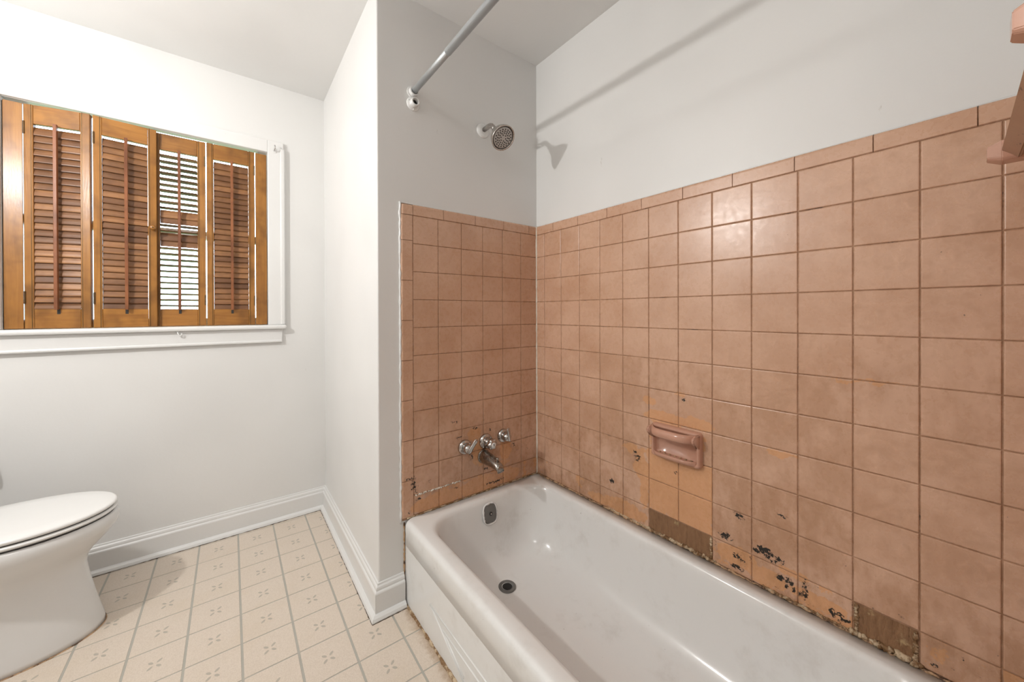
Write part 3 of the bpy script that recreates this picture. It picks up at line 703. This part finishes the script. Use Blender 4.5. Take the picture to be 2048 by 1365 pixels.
# ------------------------------------------------------------------ soap dish
SY0, SY1, SZ0, SZ1 = 0.567, 0.738, 0.610, 0.726
t = empty('soap_dish', (W, (SY0+SY1)/2, SZ0), 'pink ceramic soap dish with curved grab bar on the long tiled wall', 'soap dish')
FX = W-TT
def dish(bm):
    # raised frame ring round a recessed pan
    def ring(ins, x, r): return [Vector((x, q.x, q.y)) for q in [Vector((a.x, a.y)) for a in rrect(SY0+ins, SY1-ins, SZ0+ins, SZ1-ins, r, 0, 5, 4)]]
    loft(bm, [ring(0, FX+0.006, 0.010), ring(0, FX-0.013, 0.010), ring(0.003, FX-0.020, 0.009), ring(0.007, FX-0.023, 0.008), ring(0.011, FX-0.021, 0.007), ring(0.014, FX-0.012, 0.006), ring(0.020, FX-0.0015, 0.006)], False, True)
bm = newbm(); dish(bm); link('dish_body', bm, PINK, t, True)
ym = (SY0+SY1)/2
def arc_sweep(bm, zc, depth, hw, hz, y0, y1, n=22, taper=False):
    rings = []
    for i in range(n+1):
        s_ = i/n; y = y1+(y0-y1)*s_
        q = (2*s_-1); x = FX-0.010-depth*(1-abs(q)**4.5)
        rings.append([Vector((x-hw*math.cos(a), y, zc+hz*math.sin(a))) for a in [2*math.pi*k/14 for k in range(14)]])
    loft(bm, rings, True, True)
bm = newbm(); arc_sweep(bm, SZ1-0.018, 0.050, 0.0105, 0.0145, SY0+0.004, SY1-0.004); link('grab_bar', bm, PINK, t, True)
def side(bm, y, s_):
    prof = [(FX-0.008, SZ1-0.003), (FX-0.045, SZ1-0.007), (FX-0.056, SZ1-0.018), (FX-0.050, SZ1-0.030), (FX-0.030, SZ1-0.040), (FX-0.008, SZ1-0.060)]
    extrude_profile(bm, prof, lambda q: Vector((q[0], y, q[1])), lambda q: Vector((q[0], y+s_*0.012, q[1])))
    bmesh.ops.bevel(bm, geom=bm.edges[:], offset=0.003, segments=2, affect='EDGES')
for y, s_ in ((SY0+0.002, 1), (SY1-0.002, -1)):
    bm = newbm(); side(bm, y, s_); link('bar_post', bm, PINK, t, True)
def tray(bm):
    n = 20; top = []; rings = []
    for z, ex in ((SZ0+0.006, 0.0), (SZ0+0.008, 0.010), (SZ0+0.020, 0.016), (SZ0+0.0235, 0.013), (SZ0+0.018, 0.007), (SZ0+0.016, -0.02)):
        rr = []
        for i in range(n+1):
            s_ = i/n; y = SY1-0.012+(SY0-SY1+0.024)*s_; q = abs(2*s_-1)
            rr.append(Vector((min(FX+0.003, FX-0.020-(ex+0.006)*(1-q**5)*(1 if ex > 0 else ex)), y, z)))
        rings.append([bm.verts.new(v) for v in rr])
    for a, b in zip(rings, rings[1:]):
        for i in range(n): bm.faces.new((a[i], a[i+1], b[i+1], b[i]))
bm = newbm(); tray(bm)
link('tray_lip', bm, PINK, t, True)
bm = newbm(); box(bm, FX-0.024, FX-0.001, SY0+0.014, SY1-0.014, SZ0+0.012, SZ0+0.0175, 0.001, 1); link('tray_floor', bm, PINK, t)
for k in range(7):
    y = SY0+0.030+k*(SY1-SY0-0.06)/6
    bm = newbm(); lathe(bm, [(0.0045, 0), (0.0035, 0.003), (0.001, 0.004)], (FX-0.014, y, SZ0+0.0173), (0, 0, 1), 10); link('drain_nub', bm, CAULK_B, t, True)

# ------------------------------------------------------------------ towel bar on the foot wall
TB = Vector((1.130, 0, 1.407)); td = Vector((-1, -0.039, 0)).normalized(); tn = Vector((td.y, -td.x, 0)); tn = tn if tn.y > 0 else -tn
t = empty('towel_bar', (0.89, FOOT, 1.407), 'square brown towel bar on pink ceramic posts at the tub foot wall', 'towel bar')
TIPY = 0.010
def post(bm, cpt, hw=0.021, hz=0.0185):
    """cpt: centre on bar axis side; block runs from wall to tip along tn"""
    m = Matrix((td, tn, VZ)).transposed().to_4x4(); m.translation = cpt
    L = 0.14; rings = []
    for yy, s_ in ((-L, 1.25), (-L+0.012, 1.22), (-L+0.03, 1.0), (-0.016, 1.0), (-0.004, 0.72), (0.0, 0.62)):
        a, b = hw*s_, hz*s_; ch = 0.005*s_
        rings.append([m @ Vector((q[0], yy, q[1])) for q in ((-a+ch, -b), (a-ch, -b), (a, -b+ch), (a, b-ch), (a-ch, b), (-a+ch, b), (-a, b-ch), (-a, -b+ch))])
    loft(bm, rings, True, True)
    bmesh.ops.recalc_face_normals(bm, faces=bm.faces[:])
    bmesh.ops.bevel(bm, geom=bm.edges[:], offset=0.0010, segments=2, affect='EDGES', clamp_overlap=True)
def tippt(xx): return Vector((xx, TIPY+(1.13-xx)*td.y/abs(td.x), 1.407))
for xx in (1.130, 0.640):
    bm = newbm(); post(bm, tippt(xx)); link('post', bm, PINK, t, False)
ax0 = tippt(1.130)-tn*0.034; ax1 = tippt(0.640)-tn*0.034
bm = newbm(); hd_ = 0.0195
def bar(bm):
    prof = [(0, -hd_), (hd_, 0), (0, hd_), (-hd_, 0)]
    f = lambda o_: (lambda q: o_+tn*q[0]+VZ*q[1])
    extrude_profile(bm, prof, f(ax0+td*0.012), f(ax1-td*0.012))
    bmesh.ops.bevel(bm, geom=bm.edges[:], offset=0.002, segments=2, affect='EDGES')
bar(bm); link('bar', bm, BARP, t)

# ------------------------------------------------------------------ window and its trim
win = empty('window_1', ((WX0+WX1)/2, Y2, WZ0), 'white framed window behind wooden shutters', None, None, 'structure')
def wbox(name, args, bevel=0.0, mat=TRIM, parent=None):
    bm = newbm(); box(bm, *args, bevel, 2); return link(name, bm, mat, parent or win)
CW = 0.074
wbox('window_casing', (WX1, WX1+CW, Y2-0.018, Y2+0.01, WZ0, WZ1+0.066), 0.004)
wbox('window_casing', (WX0-CW, WX0, Y2-0.018, Y2+0.01, WZ0, WZ1+0.066), 0.004)
wbox('casing_bead', (WX1+CW-0.018, WX1+CW+0.004, Y2-0.026, Y2+0.01, WZ0, WZ1+0.030), 0.006)
wbox('head_casing', (WX0-0.001, WX1+0.001, Y2-0.018, Y2+0.01, WZ1, WZ1+0.066), 0.004)
wbox('window_stool', (WX0-CW-0.02, WX1+CW+0.008, Y2-0.040, Y2+0.09, WZ0-0.022, WZ0), 0.008)
wbox('window_apron', (WX0-CW, WX1+CW-0.010, Y2-0.017, Y2+0.01, WZ0-0.086, WZ0-0.022), 0.003)
wbox('apron_bead', (WX0-CW, WX1+CW-0.010, Y2-0.022, Y2+0.01, WZ0-0.094, WZ0-0.080), 0.005)
for n_, a in (('jamb', (WX1-0.0005, WX1+0.012, Y2-0.002, Y2+0.13, WZ0, WZ1)), ('jamb', (WX0-0.012, WX0+0.0005, Y2-0.002, Y2+0.13, WZ0, WZ1)), ('head_jamb', (WX0, WX1, Y2-0.002, Y2+0.034, WZ1-0.0005, WZ1+0.012))): wbox(n_, a)
zm = (WZ0+WZ1)/2
for (z0, z1, yy) in ((WZ0, zm+0.018, Y2+0.075), (zm-0.018, WZ1+0.075, Y2+0.105)):
    s_ = newbm(); fr = 0.038
    box(s_, WX0, WX0+fr, yy, yy+0.028, z0, z1); box(s_, WX1-fr, WX1, yy, yy+0.028, z0, z1)
    box(s_, WX0+fr, WX1-fr, yy, yy+0.028, z0, z0+fr); box(s_, WX0+fr, WX1-fr, yy, yy+0.028, z1-fr, z1)
    sash = link('sash', s_, TRIM, win)
    g_ = newbm(); box(g_, WX0+fr, WX1-fr, yy+0.012, yy+0.014, z0+fr, z1-fr); link('pane', g_, GLASS, sash)
ground = simple('ground', GRASS, lambda b: box(b, -30, 30, Y2+0.3, 60, -0.7, -0.6))
# small hooks on the trim
t = empty('curtain_hook', (0.222, Y2-0.02, 1.985), 'white painted curtain hook at the top right window corner', 'hook')
bm = newbm(); box(bm, 0.214, 0.232, Y2-0.021, Y2-0.017, 1.975, 1.999, 0.001, 1); link('hook_plate', bm, TRIM, t)
bm = newbm(); tube(bm, [(0.223, Y2-0.019, 1.986), (0.223, Y2-0.035, 1.984), (0.224, Y2-0.044, 1.990), (0.224, Y2-0.045, 2.002), (0.223, Y2-0.038, 2.008)], 0.003, 8); link('hook_arm', bm, CHROME, t, True)
t = empty('cup_hook', (-0.169, Y2-0.02, 1.024), 'tiny white cup hook on the window apron', 'hook')
bm = newbm(); tube(bm, [(-0.171, Y2-0.017, 1.034), (-0.171, Y2-0.026, 1.034), (-0.170, Y2-0.030, 1.028), (-0.167, Y2-0.031, 1.018), (-0.161, Y2-0.031, 1.014), (-0.156, Y2-0.031, 1.019), (-0.156, Y2-0.031, 1.026)], 0.0028, 8); link('hook_wire', bm, TRIM, t, True)
bm = newbm(); lathe(bm, [(0.006, 0), (0.005, 0.003)], (-0.171, Y2-0.017, 1.034), (0, -1, 0), 12); link('hook_collar', bm, TRIM, t, True)

# ------------------------------------------------------------------ shutters
SB, ST = WZ0+0.003, WZ1-0.010
LZ0, LZ1 = 1.140, 1.886
NL = 27
_lm = {}
def louver_mesh(wd):
    key = round(wd, 4)
    if key not in _lm:
        bm = newbm(); n = 10
        prof = [(0.0195*math.cos(2*math.pi*k/n), 0.0032*math.sin(2*math.pi*k/n)) for k in range(n)]
        extrude_profile(bm, prof, lambda q: Vector((0, q[0], q[1])), lambda q: Vector((wd, q[0], q[1])))
        bmesh.ops.recalc_face_normals(bm, faces=bm.faces[:])
        me = bpy.data.meshes.new('louver'); bm.to_mesh(me); bm.free(); me.materials.append(WOODL)
        _lm[key] = me
    return _lm[key]
def panel(x0, y0, x1, y1, sl, sr, label, angle_fn, knob=False, hinge='l'):
    a = Vector((x0, y0, 0)); d = Vector((x1-x0, y1-y0, 0)); wd = d.length
    t = empty('window_shutter', (x0, y0, SB), label, 'shutter', 'louvered shutter panels', rz=math.atan2(d.y, d.x))
    th = 0.010; H = ST-SB
    def part(name, a_, mat, bev=0.0015, par=None):
        bm = newbm(); box(bm, *a_, bev, 1); return link(name, bm, mat, par or t, False, False)
    part('stile', (0.001, sl, -th, th, 0, H), WOODV); part('stile', (wd-sr, wd-0.001, -th, th, 0, H), WOODV)
    part('stile_bead', (sl-0.0065, sl-0.0045, -th-0.0006, -th+0.002, 0.0, H), BRASS, 0); part('stile_bead', (wd-sr+0.0045, wd-sr+0.0065, -th-0.0006, -th+0.002, 0, H), BRASS, 0)
    tr = LZ1-SB; br = LZ0-SB
    part('rail', (sl+0.0002, wd-sr-0.0002, -th+0.0008, th-0.001, tr, H), WOODH)
    rb = part('rail', (sl+0.0002, wd-sr-0.0002, -th+0.0008, th-0.001, 0, br), WOODH)
    lw = wd-sl-sr-0.001
    me = louver_mesh(lw); pit = (tr-br-0.042)/(NL-1)
    for i in range(NL):
        z = tr-0.026-i*pit
        ang = angle_fn(i)
        o = place('louver', me, t); o.location = (sl+0.0005, 0, z)
        o.rotation_euler = (math.radians(ang+random.uniform(-3, 3)), math.radians(random.uniform(-0.25, 0.25)), 0)
    mx = sl+(wd-sl-sr)/2+0.002
    part('tilt_rod', (mx-0.0055, mx+0.0055, -0.030, -0.018, br-0.004, tr+0.004), WOODR, 0.001)
    part('mouse_hole', (mx-0.005, mx+0.005, -th+0.0004, -th+0.004, br-0.022, br-0.001), RUBBER, 0.0, rb)
    for hz in (0.10, H-0.12):
        bm = newbm(); hx = 0.003 if hinge == 'l' else wd-0.003
        tube(bm, [(hx, -th-0.001, hz), (hx, -th-0.001, hz+0.05)], 0.0030, 8)
        box(bm, hx-0.002, hx+0.002, -th-0.002, -th+0.001, hz, hz+0.05); link('hinge', bm, BRASS, t, False, False)
    if knob:
        bm = newbm(); lathe(bm, [(0.0085, 0), (0.0085, 0.002), (0.005, 0.004), (0.005, 0.010), (0.010, 0.014), (0.011, 0.019), (0.008, 0.023), (0.001, 0.024)], (wd-sr/2, -th, 0.450), (0, -1, 0), 20)
        kb = link('knob', bm, WOODV, t, True, False)
        bm = newbm(); lathe(bm, [(0.003, 0.0238), (0.001, 0.0244)], (wd-sr/2, -th, 0.450), (0, -1, 0), 10, False, True); link('knob_screw', bm, BRASS, kb, True, False)
    return t
YS = Y2+0.014
closed = lambda i: 66
def opened(i):
    if i in (10, 11): return 74
    if i in (14, 15): return 72
    return -8
panel(-0.635, YS, -0.4435, YS-0.040, 0.028, 0.031, 'leftmost louvered wooden shutter panel, slats closed', lambda i: 60 if i > 24 else 70)
panel(-0.4405, YS-0.038, -0.242, YS-0.016, 0.027, 0.030, 'second louvered wooden shutter panel from the left, with small round knob', lambda i: 71, True)
panel(-0.262, YS+0.008, -0.0655, YS+0.005, 0.029, 0.032, 'third louvered shutter panel from the left, its slats tilted open to daylight', opened, False, 'r')
panel(-0.0630, YS+0.002, 0.1365, YS, 0.028, 0.028, 'rightmost louvered wooden shutter panel, next to the right jamb board', lambda i: 71, False, 'r')
def board(x0, x1, label):
    t = empty('shutter_mounting_board', ((x0+x1)/2, YS, SB), label, 'shutter board', 'shutter mounting boards')
    bm = newbm(); box(bm, x0, x1, YS-0.013, YS+0.012, SB, ST-0.002, 0.001, 1)
    link('board', bm, WOODV, t)
board(WX0+0.003, -0.6375, 'wide plain wooden board left of all the shutters')
board(0.139, WX1-0.004, 'narrow plain wooden board at the right window jamb')

# ------------------------------------------------------------------ toilet
TY = 1.952
t = empty('toilet', (-0.6, TY, 0), 'white toilet with closed lid below the shuttered window', 'toilet')
def egg(front, back, b, z, n=56, e=2.25, cy=TY):
    xc = back+(front-back)*0.50; pts = []
    for i in range(n):
        a = 2*math.pi*i/n; c, s_ = math.cos(a), math.sin(a)
        L = front-xc if c > 0 else xc-back
        ee = 2.0 if c > 0 else 2.8
        pts.append(Vector((xc+L*math.copysign(abs(c)**(2/ee), c), cy+b*math.copysign(abs(s_)**(2/ee), s_), z)))
    return pts
bm = newbm()
loft(bm, [egg(-0.350, -0.83, 0.140, 0.0), egg(-0.351, -0.83, 0.139, 0.02), egg(-0.361, -0.83, 0.132, 0.06), egg(-0.375, -0.83, 0.123, 0.12), egg(-0.387, -0.83, 0.117, 0.18), egg(-0.395, -0.83, 0.116, 0.235), egg(-0.391, -0.83, 0.123, 0.262),
          egg(-0.374, -0.83, 0.139, 0.288), egg(-0.352, -0.83, 0.155, 0.312), egg(-0.333, -0.83, 0.167, 0.334), egg(-0.322, -0.83, 0.1725, 0.350), egg(-0.316, -0.83, 0.176, 0.358), egg(-0.313, -0.83, 0.177, 0.375), egg(-0.314, -0.83, 0.176, 0.392), egg(-0.322, -0.83, 0.170, 0.399)], True, True)
link('bowl', bm, WC, t, True)
def slab(name, f, b_, w_, z0, z1, mat, bulge=0.0):
    bm = newbm(); r = min(0.006, (z1-z0)/2)
    rs = [egg(f-r, b_, w_-r, z0)]
    rs += [egg(f, b_, w_, z0+r), egg(f, b_, w_, z1-r), egg(f-r*0.4, b_, w_-r*0.4, z1-r*0.3), egg(f-r*1.4, b_, w_-r*1.4, z1)]
    rs += [egg(f-0.05, b_+0.02, w_-0.05, z1+bulge*0.6), egg(f-0.14, b_+0.08, w_-0.12, z1+bulge)]
    loft(bm, rs, True, True); return link(name, bm, mat, t, True)
slab('seat', -0.317, -0.78, 0.175, 0.4045, 0.4185, SEAT)
slab('lid', -0.318, -0.78, 0.174, 0.4215, 0.4365, SEAT, 0.003)
bm = newbm(); loft(bm, [egg(-0.325, -0.79, 0.168, 0.395), egg(-0.325, -0.79, 0.168, 0.423)], False, False); link('seat_bumper', bm, RUBBER, t)
for s_ in (-1, 1):
    bm = newbm(); tube(bm, [(-0.79, TY+s_*0.075-0.02, 0.425), (-0.79, TY+s_*0.075+0.02, 0.425)], 0.012, 14); link('lid_hinge', bm, SEAT, t, True)
bm = newbm(); box(bm, XL+0.02, -0.835, TY-0.22, TY+0.22, 0.385, 0.735, 0.022, 4); link('tank', bm, WC, t, True)
bm = newbm(); box(bm, XL+0.012, -0.825, TY-0.228, TY+0.228, 0.735, 0.770, 0.010, 3); link('tank_lid', bm, WC, t, True)
bm = newbm(); lathe(bm, [(0.014, 0), (0.014, 0.012), (0.010, 0.016)], (-0.836, TY-0.16, 0.675), (1, 0, 0), 18); tube(bm, [(-0.822, TY-0.16, 0.675), (-0.818, TY-0.12, 0.672), (-0.818, TY-0.08, 0.668)], 0.006, 10); link('flush_lever', bm, CHROME, t, True)
bm = newbm(); tube(bm, [(-0.352+0.006*math.cos(a), TY, 0) for a in (0,)]+[(-0.352, TY+0.001, 0.0)], 0.001, 4); bm.free()
pts = egg(-0.348, -0.83, 0.141, 0.001); bm = newbm(); tube(bm, pts+[pts[0]], [0.0018+random.random()*0.0016 for _ in range(len(pts)+1)], 6, False); link('caulk_bead', bm, CAULK_B, t, True)

# ------------------------------------------------------------------ toilet paper holder on the window wall
t = empty('toilet_paper_holder', (-0.775, Y2, 0.545), 'small chrome toilet paper holder on the wall behind the toilet', 'paper holder')
for xx in (-0.845, -0.713):
    bm = newbm(); box(bm, xx-0.012, xx+0.012, Y2-0.006, Y2, 0.520, 0.570, 0.003, 2); box(bm, xx-0.006, xx+0.006, Y2-0.070, Y2-0.004, 0.530, 0.560, 0.004, 2); link('bracket', bm, CHROME, t, True)
bm = newbm(); tube(bm, [(-0.840, Y2-0.056, 0.545), (-0.716, Y2-0.056, 0.545)], 0.011, 16); link('roller', bm, CHROME, t, True)

# ------------------------------------------------------------------ wall sconce and added ceiling fill
t = empty('wall_sconce', (XL, LAMP.y, LAMP.z), 'lit globe wall sconce on the left wall', 'lamp')
bm = newbm(); lathe(bm, [(0.06, 0), (0.06, 0.008), (0.05, 0.014), (0.025, 0.02), (0.022, 0.060), (0.026, 0.068)], (XL, LAMP.y, LAMP.z), (1, 0, 0), 28); link('lamp_base', bm, CHROME, t, True)
bm = newbm(); lathe(bm, [(0.030, 0.066), (0.058, 0.072), (0.066, 0.085), (0.064, 0.085), (0.056, 0.075), (0.020, 0.070)], (XL, LAMP.y, LAMP.z), (1, 0, 0), 28); link('cup', bm, CHROME, t, True)
ld = bpy.data.lights.new('sconce_bulb', 'POINT'); ld.energy = LAMP_POWER; ld.shadow_soft_size = LAMP_R; ld.color = LAMP_COLOR
lo = bpy.data.objects.new('sconce_bulb', ld); COL.objects.link(lo); lo.location = LAMP; lo.parent = t; lo.matrix_parent_inverse = t.matrix_basis.inverted()

t = empty('added_fill_light', (FILL_LAMP.x, FILL_LAMP.y, ZC), 'added round fill light under the ceiling, evening out the room', 'lamp')  # made-up fixture: disc and housing added out of view as soft fill
bm = newbm(); lathe(bm, [(0.165, 0), (0.165, 0.045), (0.160, 0.052), (0.152, 0.052), (0.150, 0.030)], (FILL_LAMP.x, FILL_LAMP.y, ZC), (0, 0, -1), 36, True, False); link('fill_housing', bm, STEEL_GREY, t, True)
ld = bpy.data.lights.new('fill_disc', 'AREA'); ld.shape = 'DISK'; ld.size = 0.29; ld.energy = FILL_POWER; ld.color = FILL_COLOR
lo = bpy.data.objects.new('fill_disc', ld); COL.objects.link(lo); lo.location = FILL_LAMP; lo.parent = t; lo.matrix_parent_inverse = t.matrix_basis.inverted()
